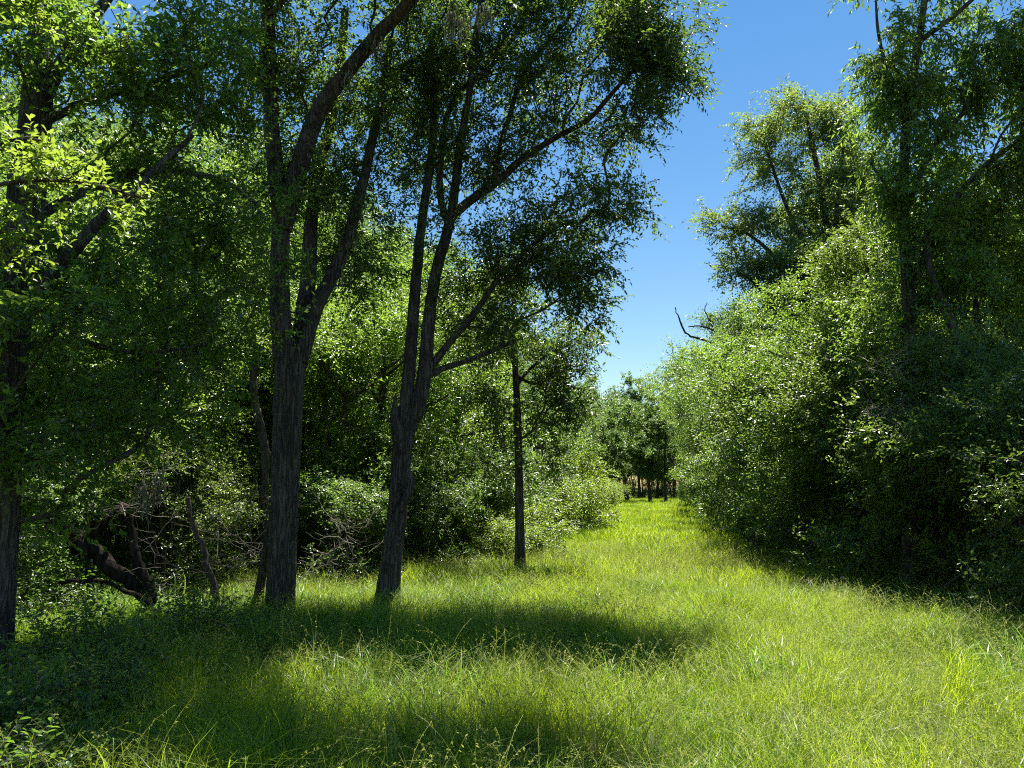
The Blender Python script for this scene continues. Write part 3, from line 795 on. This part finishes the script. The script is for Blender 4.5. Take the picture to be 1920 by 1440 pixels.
# trees beyond the big trunks on the left: (pixel column, distance, pixel height of the top, kind)
G_LEFT = "trees of the shaded wood left of the path"
HGT = {id(T_oak): 10.0, id(T_elm): 8.5, id(T_tall): 11.5, id(T_low): 6.0, id(T_far): 14.0}
WORD = {id(T_oak): "dark green leafy tree", id(T_elm): "bright green leafy tree", id(T_tall): "tall grey-green tree", id(T_low): "low bright tree", id(T_far): "broad tree"}
left = [(-10, 16, 560, T_low), (120, 17, 600, T_low), (250, 18, 560, T_low), (370, 19, 600, T_low), (460, 17, 620, T_low), (590, 21, 600, T_low), (680, 20, 620, T_low), (790, 23, 640, T_low), (880, 28, 660, T_low), (730, 17, 430, T_elm), (640, 15, 520, T_low), (850, 19, 440, T_elm), (900, 24, 520, T_oak), (560, 18, 300, T_oak), (420, 16, 250, T_elm), (300, 14, 300, T_oak),
        (180, 12.5, 350, T_elm), (60, 14, 200, T_oak), (-80, 11, 200, T_elm), (480, 24, 180, T_tall), (340, 22, 150, T_elm), (200, 20, 120, T_tall), (50, 22, 60, T_oak),
        (-120, 18, 50, T_tall), (770, 26, 380, T_oak), (690, 30, 330, T_tall), (960, 30, 600, T_oak), (1010, 34, 650, T_elm), (1045, 42, 690, T_oak), (1075, 52, 715, T_tall),
        (620, 36, 260, T_oak), (500, 34, 200, T_elm), (380, 32, 150, T_oak), (240, 30, 100, T_oak), (100, 32, 80, T_elm), (840, 36, 480, T_tall), (920, 44, 560, T_elm),
        (720, 46, 400, T_oak), (560, 48, 330, T_tall), (400, 46, 300, T_elm), (240, 44, 250, T_oak), (80, 46, 250, T_tall), (-80, 34, 100, T_oak), (1000, 56, 660, T_oak), (860, 60, 560, T_far), (640, 64, 470, T_far), (440, 62, 430, T_far), (220, 60, 400, T_far), (20, 60, 400, T_far), (1060, 68, 700, T_far)]
for (px, Y, py, K) in left:
    s = top_scale(px, py, Y, HGT[id(K)])
    w = min(max(s, 0.75), 1.25)
    K.put(at_px(px, Y), Y, rng.uniform(0, 6.28), (w, w, s), WORD[id(K)] + " " + spot(px, Y, 'l'), G_LEFT)

# trees along the right of the path and deep in the wood behind them
G_RIGHT = "trees of the wood right of the path"
right = [(1420, 24, 560, T_oak), (1390, 30, 545, T_oak), (1375, 36, 610, T_low), (1350, 42, 640, T_elm), (1335, 50, 665, T_elm), (1320, 60, 690, T_low), (1300, 72, 710, T_low), (1470, 19, 620, T_elm),
         (1620, 17, 480, T_elm), (1560, 27, 430, T_elm), (1680, 24, 350, T_oak), (1800, 20, 420, T_elm), (1900, 17, 480, T_elm), (1990, 15, 300, T_oak), (1760, 30, 300, T_tall), (1880, 28, 300, T_oak), (2000, 24, 250, T_elm),
         (1625, 25, 140, T_tall), (1590, 14.5, 520, T_elm), (1655, 13.2, 330, T_tall), (1690, 14.0, 400, T_elm), (1840, 15.0, 440, T_elm), (1490, 17, 590, T_low), (1930, 15.5, 460, T_elm), (1780, 16, 320, T_tall), (1570, 19, 350, T_tall), (1890, 15.5, 300, T_tall), (1640, 36, 400, T_tall), (1520, 38, 500, T_oak), (1440, 42, 560, T_tall), (1380, 52, 640, T_oak), (1740, 44, 380, T_oak), (1880, 42, 380, T_tall), (1580, 52, 480, T_far), (1480, 60, 560, T_far), (1800, 58, 440, T_far), (1700, 64, 480, T_far), (1380, 70, 650, T_far), (1930, 58, 420, T_far)]
for (px, Y, py, K) in right:
    s = top_scale(px, py, Y, HGT[id(K)])
    w = min(max(s, 0.75), 1.25)
    K.put(at_px(px, Y), Y, rng.uniform(0, 6.28), (w, w, s), WORD[id(K)] + " " + spot(px, Y, 'r'), G_RIGHT)

# trees closing off the far end of the path
G_END = "trees at the far end of the path"
ends = [(1150, 84, 745, T_far, "broad tree"), (1172, 96, 702, T_far, "tallest round topped tree"), (1215, 90, 735, T_far, "broad tree"), (1246, 88, 765, T_far, "tree with a dark straight trunk"),
        (1110, 78, 745, T_far, "broad tree"), (1130, 118, 740, T_far, "tree"), (1195, 125, 745, T_far, "tree"), (1230, 128, 765, T_far, "tree"), (1262, 120, 760, T_far, "tree"), (1090, 120, 740, T_far, "tree"), (1300, 105, 720, T_far, "tree"), (1340, 112, 720, T_far, "tree"), (1160, 140, 760, T_far, "tree"), (1215, 145, 770, T_far, "tree"), (1275, 145, 770, T_far, "tree")]
for (px, Y, py, K, w_) in ends:
    s = top_scale(px, py, Y, 14.0)
    w = min(max(s, 0.6), 1.1)
    K.put(at_px(px, Y), Y, rng.uniform(0, 6.28), (w, w, s), {"broad tree": "broad grey-green tree closing off the far end of the path", "tree": "hazy tree beyond the far end of the path"}.get(w_, w_ + " at the far end of the path"), G_END)

# the thicket along the right edge of the path
G_TH = "small-leaved shrubs of the thicket right of the path"
thick = [(1985, 8.6, 700, S_priv), (1880, 9.6, 640, S_priv), (1790, 11, 640, S_priv), (1700, 12.2, 620, S_priv), (1620, 13.6, 640, S_priv), (1550, 15.5, 650, S_priv), (1500, 18, 640, S_wild), (1455, 21, 640, S_priv),
         (1420, 25, 660, S_wild), (1385, 29, 690, S_priv), (1372, 34, 700, S_wild), (1352, 40, 715, S_priv), (1336, 47, 735, S_wild), (1322, 55, 745, S_wild), (1308, 64, 755, S_wild), (1296, 74, 770, S_wild),
         (1940, 12, 620, S_priv), (1830, 13.5, 600, S_priv), (1720, 15, 600, S_priv), (1640, 17.5, 600, S_wild), (1570, 20, 600, S_priv), (1520, 24, 600, S_wild), (2060, 10.5, 650, S_priv)]
for (px, Y, py, K) in thick:
    px += 40 if Y < 60 else 20
    h = 3.6 if K is S_priv else 3.0
    s = top_scale(px, py, Y, h)
    w = min(max(s, 0.8), 1.5)
    K.put(at_px(px, Y), Y, rng.uniform(0, 6.28), (w, w, s),
          ("small-leaved thicket shrub " if K is S_priv else "green thicket shrub ") + spot(px, Y, 'r'), G_TH)

G_CL = "thick growth closing the view beyond the far end of the path"
for k, px in enumerate([1085, 1105, 1128, 1150, 1168, 1186, 1204, 1222, 1240, 1258, 1276, 1296, 1320]):
    Y = 128 + (k % 3) * 9
    S_wild.put(at_px(px, Y), Y, k * 1.1, (2.0, 2.0, 2.3 + .3 * (k % 2)), "shadowy shrub closing the view beyond the far end of the path", G_CL)

# undergrowth on the left
G_UN = "shrubs of the undergrowth left of the path"
under = [(-10, 9.2, 900, S_wild), (130, 11.5, 820, S_wild), (330, 12, 830, S_priv), (430, 13.5, 860, S_wild), (640, 13.0, 900, S_wild), (590, 15, 850, S_wild), (800, 15.5, 860, S_wild), (880, 18, 850, S_wild), (700, 17, 820, S_wild),
         (930, 21, 860, S_wild), (-60, 9, 800, S_wild), (230, 15, 780, S_wild), (80, 13, 760, S_wild), (500, 18, 800, S_wild), (780, 21, 820, S_wild), (1000, 27, 860, S_wild), (20, 17, 780, S_wild), (150, 19, 790, S_wild), (280, 20, 780, S_wild), (380, 18, 800, S_wild), (450, 22, 790, S_wild), (560, 23, 790, S_wild), (650, 22, 790, S_wild), (720, 25, 800, S_wild), (830, 27, 810, S_wild), (900, 30, 830, S_wild), (-60, 24, 760, S_wild), (100, 27, 780, S_wild), (230, 28, 780, S_wild), (340, 29, 790, S_wild), (470, 31, 800, S_wild), (600, 32, 800, S_wild), (960, 38, 850, S_wild), (770, 36, 810, S_wild)]
for (px, Y, py, K) in under:
    h = 3.6 if K is S_priv else 3.0
    s = top_scale(px, py, Y, h)
    w = min(max(s, 0.7), 1.4) * (1.25 if Y > 17 else 1)
    K.put(at_px(px, Y), Y, rng.uniform(0, 6.28), (w, w, s), "dark undergrowth shrub " + spot(px, Y, 'l'), G_UN)
G_BR = "bright young shrubs along the left edge of the grass"
for (px, Y, py) in [(1010, 17.5, 955), (945, 16, 960), (1050, 24, 890), (1085, 29, 880), (1110, 36, 890), (1020, 30, 840), (1125, 44, 890), (900, 19, 900), (870, 17, 940), (1140, 54, 895), (1065, 36, 860), (1150, 64, 900)]:
    s = top_scale(px, py, Y, 2.2)
    K = T_young if int(Y) % 2 == 0 else S_bright
    s = top_scale(px, py, Y, 2.6 if K is T_young else 2.0)
    K.put(at_px(px, Y), Y, rng.uniform(0, 6.28), (max(s, .7), max(s, .7), s), ("bright yellow-green sapling " if K is T_young else "bright yellow-green young shrub ") + spot(px, Y, 'l'), G_BR)

# ------------------------------------------------------------------ dead wood
def dead_stem(name, label, cat, limbs, mat, sides=12, lump=0.1, twigs=0, tw_r=0.5, extra_tw=None):
    o3 = limbs[0][0][0].copy(); o3[2] = 0
    root = empty(name, tuple(o3)); tag(root, label, cat)
    for i, (p, r) in enumerate(limbs):
        p, r = spline(p, r, 0.10)
        mb = MB(); mb.tube(p - o3 + rng.normal(0, .012, p.shape), r * (1 + .10 * rng.normal(0, 1, len(r))), sides if i == 0 else 8, lump)
        mb.build('trunk' if i == 0 else 'branch', M[mat], root)
    return root


d = 9.3
dead_stem("fallen_trunk", "black dead trunk leaning down to the left among dry twigs", "dead tree",
    [limb_px([(285, 1130), (240, 1085), (190, 1050), (140, 1005), (95, 975), (60, 950)], d, [12, 14, 15, 15, 13, 10]),
     limb_px([(140, 1010), (175, 1000), (205, 970), (235, 940, d + .2)], d, (9, 5)),
     limb_px([(285, 1125), (270, 1080), (255, 1040), (248, 1000), (240, 950)], d, (11, 6)),
     limb_px([(285, 1130, d - .1), (220, 1100, d - .2), (160, 1088, d - .2), (110, 1092, d - .2)], d, (5, 3))], 'black')
d = 9.8
dead_stem("dead_pole", "thin dark dead stem leaning left between fallen trunk and big trunk", "dead tree",
    [to_ground(limb_px([(402, 1110), (392, 1070), (380, 1030), (362, 980), (350, 930)], d, (7, 4)))], 'bark_far')
d = 15
dead_stem("thin_snag", "thin dead trunk standing behind, right of the big trunk", "dead tree",
    [to_ground(limb_px([(608, 1000), (610, 940), (612, 870), (612, 800), (606, 720)], d, [8, 7.5, 7, 6, 3]))], 'bark_far')
d = 13
dead_stem("dark_crook", "dark crooked stem rising just left of the big trunk, behind it", "dead tree",
    [to_ground(limb_px([(497, 1020), (496, 900), (494, 830), (482, 770), (475, 720), (480, 660)], d, [9, 9, 9, 8, 7, 5]))], 'bark_far')
for (px, dx, Y) in [(930, 0, 19), (943, 0, 19.5)]:
    dead_stem("straight_pole", "left one of two thin straight trunks behind the slim tree" if px == 930 else "right one of two thin straight trunks behind the slim tree", "tree",
        [to_ground(limb_px([(px, 1000), (px + 1, 930), (px - 1, 850), (px, 760)], Y, [6.5, 6, 5.5, 5]))], 'bark_far', 10, 0.05)

# split brown stump at the foot of the right-hand thicket
d = 19
root = empty("split_stump", tuple(np.array([at_px(1420, d), d, 0]))); tag(root, "split brown stump standing at the foot of the right-hand thicket", "stump")
o3 = np.array(root.location)
for (x0, r_, tp, nm, mt) in [(1411, 5, 915, 'splinter', 'dead'), (1421, 7.5, 925, 'trunk', 'stump'), (1436, 5, 905, 'splinter', 'bark_far')]:
    p, r = to_ground(limb_px([(x0, 1000), (x0, 970), (x0 + 1, 945), (x0 - 2, tp)], d, [r_ * 1.3, r_, r_ * .9, 1.0]))
    p, r = spline(p, r, 0.08)
    mb = MB(); mb.tube(p - o3, r, 11, 0.14); mb.build(nm, M[mt], root)

# bare branch against the sky, right of the gap
d = 27
dead_stem("bare_snag", "bare dead branches sticking out against the sky right of the gap", "dead tree",
    [to_ground(limb_px([(1440, 1000), (1436, 860), (1425, 740), (1400, 690), (1370, 655), (1330, 640), (1290, 628), (1276, 603), (1266, 577)], d, [6, 5, 4.5, 3.6, 3, 2.4, 1.9, 1.5, 1.0])),
     limb_px([(1395, 682), (1365, 640), (1335, 618), (1310, 611), (1290, 613)], d, (2.2, 1.0)),
     limb_px([(1340, 622), (1330, 600), (1322, 583), (1326, 567)], d, (1.4, 0.8)),
     limb_px([(1365, 640), (1356, 615), (1350, 588)], d, (1.3, 0.7)),
     limb_px([(1345, 643), (1352, 620), (1362, 598)], d, (1.2, 0.6))], 'bark_far', 8, 0.05)


def brush(name, label, spots, mat, n, r0=0.006):
    """A tangle of dry twigs; spots are (centre, radius)."""
    c0 = spots[0][0].copy(); c0[2] = 0
    root = empty(name, tuple(c0)); tag(root, label, "dead branches")
    mb = MB()
    for (c, rad) in spots:
        for _ in range(n):
            s = c + rng.normal(0, 0.4, 3) * rad
            s[2] = max(s[2], 0.05)
            dr = unit(rng.normal(0, 1, 3) * np.array([1, .8, .55]) + np.array([0, 0, .25]))
            L = rng.uniform(0.3, 1.1) * np.mean(rad) * 1.6
            k = 6
            pts = s + dr * np.linspace(0, L, k)[:, None] + np.cumsum(rng.normal(0, 0.020, (k, 3)), 0)
            pts[:, 2] = np.maximum(pts[:, 2], 0.03)
            r = r0 * rng.uniform(0.5, 1.5)
            mb.tube(pts - c0, np.linspace(r, r * .3, k), 4, cap=False, a=rng.random())
            for q in range(2):
                i = rng.integers(1, k - 1)
                e = unit(dr + rng.normal(0, .7, 3)) * L * .35
                mb.tube(np.stack([pts[i], pts[i] + e * .5 + rng.normal(0, .02, 3), pts[i] + e]) - c0, np.array([r * .6, r * .4, r * .2]), 3, cap=False)
    o = mb.build("twigs", M[mat], root); o["kind"] = "stuff"
    return root


A3 = np.array
brush("twig_tangle", "tangle of pale dry twigs and moss over the black fallen trunk",
      [(P(290, 900, 9.4), A3([.5, .5, .45])), (P(240, 960, 9.3), A3([.6, .5, .4])), (P(330, 960, 9.5), A3([.6, .5, .4])), (P(180, 860, 9.2), A3([.8, .5, .4]))], 'drytwig', 14, .004)
brush("brush_pile", "pile of dry brush right of the big trunk, behind it", [(P(640, 1040, 11), A3([.5, .5, .4])), (P(600, 1070, 10.6), A3([.4, .4, .4])), (P(660, 1000, 11.4), A3([.4, .4, .4]))], 'drytwig', 15, .004)
brush("dry_undergrowth", "dry dark twigs on the ground between fallen trunk and big trunk", [(P(420, 1060, 10), A3([.6, .5, .5])), (P(340, 1080, 9.6), A3([.6, .5, .4])), (P(460, 1000, 10.4), A3([.4, .5, .6]))], 'twig', 26, .0045)
brush("bleached_twigs", "bleached bare twigs sticking out of the right-hand thicket", [(P(1660, 690, 10.6), A3([.45, .3, .2])), (P(1660, 790, 10.6), A3([.4, .3, .25]))], 'dead', 26, .005)
mo = MB()
c0 = P(285, 905, 9.1)
root = empty("moss_beard", tuple(c0)); tag(root, "pale grey beard of moss hanging in the dry twigs left", "moss")
for _ in range(4): moss_geo(mo, rng.normal(0, .08, 3), 12, 0.35, 0.04)
o = mo.build("strands", M['moss'], root); o["kind"] = "stuff"

# leafy weeds at the bottom left corner
W_weed = Kind(proto_shrub("leafy_weed", 0.75, 0.5, 'cover', 0.055, 190, 8, base=-0.1, twigs=3, nleaf=7, detail=True))
for k, (x, y, s, lb) in enumerate([(-2.55, 3.85, 1.0, "leafy weed clump in the bottom left corner, nearest the camera"), (-2.9, 4.7, 1.1, "leafy weed clump behind the nearest one at the left edge"),
                              (-2.75, 5.4, .9, "low leafy weed clump between left edge and tall grass"), (-3.3, 6.2, 1.15, "leafy weed clump at the foot of the left edge trunk"), (-3.0, 7.6, 1.1, "leafy weed clump in front of the fallen black trunk"),
                              (-2.05, 4.2, .6, "small leafy weed in the shaded grass lower left")]):
    W_weed.put(x, y, k * 1.3, (s * .8, s * .8, s * .62), lb, "leafy weeds at the lower left")

# ------------------------------------------------------------------ grass
def blade_patch(name, n, h, w, rad, bend, mat, seg=4, stalk=False, straight=0.0):
    b = np.stack([rng.uniform(-rad, rad, n), rng.uniform(-rad, rad, n), np.full(n, -0.04)], 1)
    an = rng.uniform(0, 6.28, n)
    dx = np.stack([np.cos(an), np.sin(an), np.zeros(n)], 1)
    H = h * rng.uniform(0.55, 1.15, n); bd = bend * rng.uniform(0.25, 1.2, n) * H; W = w * rng.uniform(0.7, 1.3, n)
    t = np.linspace(0, 1, seg + 1)
    sd = np.stack([-np.sin(an), np.cos(an), np.zeros(n)], 1)
    tw = rng.normal(0, 0.6, n)
    sd = sd * np.cos(tw)[:, None] + dx * np.sin(tw)[:, None]
    Vs = []
    for k, tt in enumerate(t):
        zc = H * (tt - 0.42 * (bd / H) * tt ** 3.0)
        c = b + dx * (bd * tt ** 2.1)[:, None] + np.stack([np.zeros(n), np.zeros(n), zc], 1)
        ww = W * (1 - tt) ** 0.6 if not stalk else W * (1 - 0.4 * tt)
        ww = np.maximum(ww, 0.0006)
        Vs += [c - sd * ww[:, None] / 2, c + sd * ww[:, None] / 2]
    V = np.stack(Vs, 1)
    m = 2 * (seg + 1)
    i0 = np.arange(n)[:, None] * m
    F4 = np.concatenate([np.stack([i0 + 2 * k, i0 + 2 * k + 1, i0 + 2 * k + 3, i0 + 2 * k + 2], -1) for k in range(seg)], 1).reshape(-1, 4)
    av = np.repeat(rng.random(n), m)
    V = V.reshape(-1, 3)
    F4 = F4.ravel(); S4 = np.full(n * seg, 4)
    if stalk:   # seed spikelets along the nodding upper third
        q = 9
        tt = rng.uniform(0.68, 1.0, (n, q))
        zc = H[:, None] * (tt - 0.42 * (bd / H)[:, None] * tt ** 3.0)
        c = b[:, None] + dx[:, None] * (bd[:, None] * tt ** 2.1)[..., None]
        c[..., 2] = b[:, None, 2] + zc
        dd = unit(dx[:, None] * 0.5 + rng.normal(0, .5, (n, q, 3)) + np.array([0, 0, -.3]))
        s2 = unit(np.cross(dd, rng.normal(0, 1, (n, q, 3))))
        L = rng.uniform(.012, .022, (n, q))[..., None]; ww = 0.0032
        SV = np.stack([c, c + dd * L * .5 + s2 * ww, c + dd * L, c + dd * L * .5 - s2 * ww], 2).reshape(-1, 3)
        k0 = len(V)
        kk = k0 + np.arange(n * q)[:, None] * 4
        F4 = np.concatenate([F4, (kk + np.arange(4)[None]).ravel()])
        S4 = np.concatenate([S4, np.full(n * q, 4)])
        V = np.vstack([V, SV]); av = np.concatenate([av, np.repeat(rng.random(n * q), 4)])
    return mesh_np(name, V, F4, S4, M[mat], None, av, link=False)


def scatter(name, label, pts, scl, kinds, kind='stuff', tilt=0.12):
    """One object: its points carry the tufts (geometry nodes)."""
    me = bpy.data.meshes.new(name)
    me.vertices.add(len(pts)); me.vertices.foreach_set("co", np.ascontiguousarray(pts, np.float32).ravel())
    a = me.attributes.new("scl", 'FLOAT', 'POINT'); a.data.foreach_set("value", np.ascontiguousarray(scl, np.float32))
    rv = np.stack([rng.normal(0, tilt, len(pts)), rng.normal(0, tilt, len(pts)), rng.uniform(0, 6.28, len(pts))], 1)
    a = me.attributes.new("rot", 'FLOAT_VECTOR', 'POINT'); a.data.foreach_set("vector", np.ascontiguousarray(rv, np.float32).ravel())
    a = me.attributes.new("pick", 'INT', 'POINT'); a.data.foreach_set("value", rng.integers(0, len(kinds), len(pts)).astype(np.int32))
    o = bpy.data.objects.new(name, me); COL.objects.link(o)
    ng = bpy.data.node_groups.new(name, 'GeometryNodeTree')
    ng.interface.new_socket(name="Geometry", in_out='INPUT', socket_type='NodeSocketGeometry')
    ng.interface.new_socket(name="Geometry", in_out='OUTPUT', socket_type='NodeSocketGeometry')
    n, l = ng.nodes, ng.links
    gi, go = n.new("NodeGroupInput"), n.new("NodeGroupOutput")
    ip = n.new("GeometryNodeInstanceOnPoints")
    jn = n.new("GeometryNodeJoinGeometry")
    for k in reversed(kinds):
        oi = n.new("GeometryNodeObjectInfo"); oi.inputs["Object"].default_value = k
        oi.inputs["As Instance"].default_value = True
        l.new(oi.outputs["Geometry"], jn.inputs[0])

    def named(nm, ty):
        q = n.new("GeometryNodeInputNamedAttribute"); q.data_type = ty; q.inputs["Name"].default_value = nm
        return q.outputs["Attribute"]
    l.new(gi.outputs[0], ip.inputs["Points"]); l.new(jn.outputs[0], ip.inputs["Instance"])
    ip.inputs["Pick Instance"].default_value = True
    l.new(named("pick", 'INT'), ip.inputs["Instance Index"])
    l.new(named("rot", 'FLOAT_VECTOR'), ip.inputs["Rotation"])
    l.new(named("scl", 'FLOAT'), ip.inputs["Scale"])
    l.new(ip.outputs[0], go.inputs[0])
    md = o.modifiers.new("tufts", 'NODES'); md.node_group = ng
    return tag(o, label, None, None, kind)


def grid(cell, x0, x1, y0, y1, off0, off1):
    """Jittered grid of points with off0 < x - 0.17 y < off1."""
    x, y = np.meshgrid(np.arange(x0, x1, cell), np.arange(y0, y1, cell))
    x = x.ravel() + rng.uniform(-.15, .15, x.size) * cell; y = y.ravel() + rng.uniform(-.15, .15, y.size) * cell
    k = (x - 0.17 * y > off0) & (x - 0.17 * y < off1)
    k &= np.abs(x) < 0.74 * y + 2.5          # nothing stands far outside the view
    x, y = x[k], y[k]
    return np.stack([x, y, gz(x, y)], 1)


ga = [blade_patch("blade_tuft", 1150, 0.42, 0.0046, 0.55, 1.05, 'grass') for _ in range(5)]
gs = [blade_patch("seed_tuft", 110, 0.56, 0.0026, 0.6, 0.85, 'stalk', 6, True) for _ in range(4)]
gl = [blade_patch("lush_tuft", 80, 0.50, 0.0105, 0.30, 1.0, 'lush', 6) for _ in range(3)]
gf = [blade_patch("far_tuft", 900, 0.40, 0.0130, 1.1, 0.75, 'grass', 3) for _ in range(3)]
pn = grid(0.76, -8, 9, 0.8, 13, -8.5, 5.6)
hn = 0.88 + 0.22 * np.sin(pn[:, 0] * 1.3 + 1) * np.sin(pn[:, 1] * 1.1) + rng.normal(0, .12, len(pn))
scatter("grass", "tall yellow-green meadow grass covering the path near the camera", pn, hn, ga)
pf1 = grid(1.5, -8, 14, 12.6, 38, -4.2, 5.0)
pf2 = np.vstack([grid(1.9, 0, 34, 38, 112, -4.0, 5.0), grid(2.6, 8, 50, 112, 185, -14, 14), grid(2.2, 4, 40, 76, 112, -12, -4)])
scatter("far_grass", "yellow-green meadow grass along the farther stretch of the path", np.vstack([pf1, pf2]),
        np.concatenate([rng.uniform(.75, 1.05, len(pf1)), rng.uniform(.85, 1.1, len(pf2))]), gf)
ps = grid(0.75, -6, 9, 2.0, 20, -5, 5.0)
scatter("seed_grass", "pale nodding seed stalks standing above the meadow grass", ps, rng.uniform(.75, 1.1, len(ps)), gs)
pl = np.vstack([grid(0.45, 2, 11, 3.0, 22, 2.9, 5.2), grid(0.6, -8, 2, 3.0, 13, -7.0, -1.6), grid(1.3, -3, 6, 2.4, 12, -1.6, 2.9)] +
               [np.array([[x + dx, y + dy, 0.0]]) for (x, y) in ((-2.9, 9.6), (-1.66, 10.3), (.14, 13.9)) for (dx, dy) in ((-.35, -.25), (.1, -.42), (.42, -.2), (.45, .2))])
scatter("lush_grass", "lush broad-bladed grass along both edges of the path", pl, rng.uniform(.65, 1.1, len(pl)), gl)
# ground cover under the trees
S_cov = [blade_patch("cover_tuft", 260, 0.26, 0.018, 1.0, 1.1, 'cover', 3) for _ in range(3)]
pc = np.vstack([grid(1.7, -40, 8, 9, 62, -44, -3.2), grid(1.7, 5, 48, 6, 62, 4.4, 44), grid(3.5, -20, 50, 62, 150, -30, -4), grid(3.5, 5, 60, 62, 150, 5, 40)])
scatter("undergrowth", "low green ground cover under the trees on both sides", pc, rng.uniform(.6, 1.3, len(pc)), S_cov)

# where two neighbours would read the same, count them off from the left
seen = {}
for o in COL.objects:
    if o.parent is None and "category" in o.keys() and "label" in o.keys():
        seen.setdefault((o.get("group"), o["label"]), []).append(o)
ORD = ["first", "second", "third", "fourth", "fifth", "sixth", "seventh", "eighth", "ninth", "tenth", "eleventh", "twelfth", "thirteenth", "fourteenth"]
for (g, lb), os_ in seen.items():
    if len(os_) < 2: continue
    os_.sort(key=lambda q: q.location.x / max(q.location.y, 1))
    for k, o in enumerate(os_):
        extra = ("left one", "right one")[k] if len(os_) == 2 else ORD[k] + " from the left"
        o["label"] = lb + ", " + extra
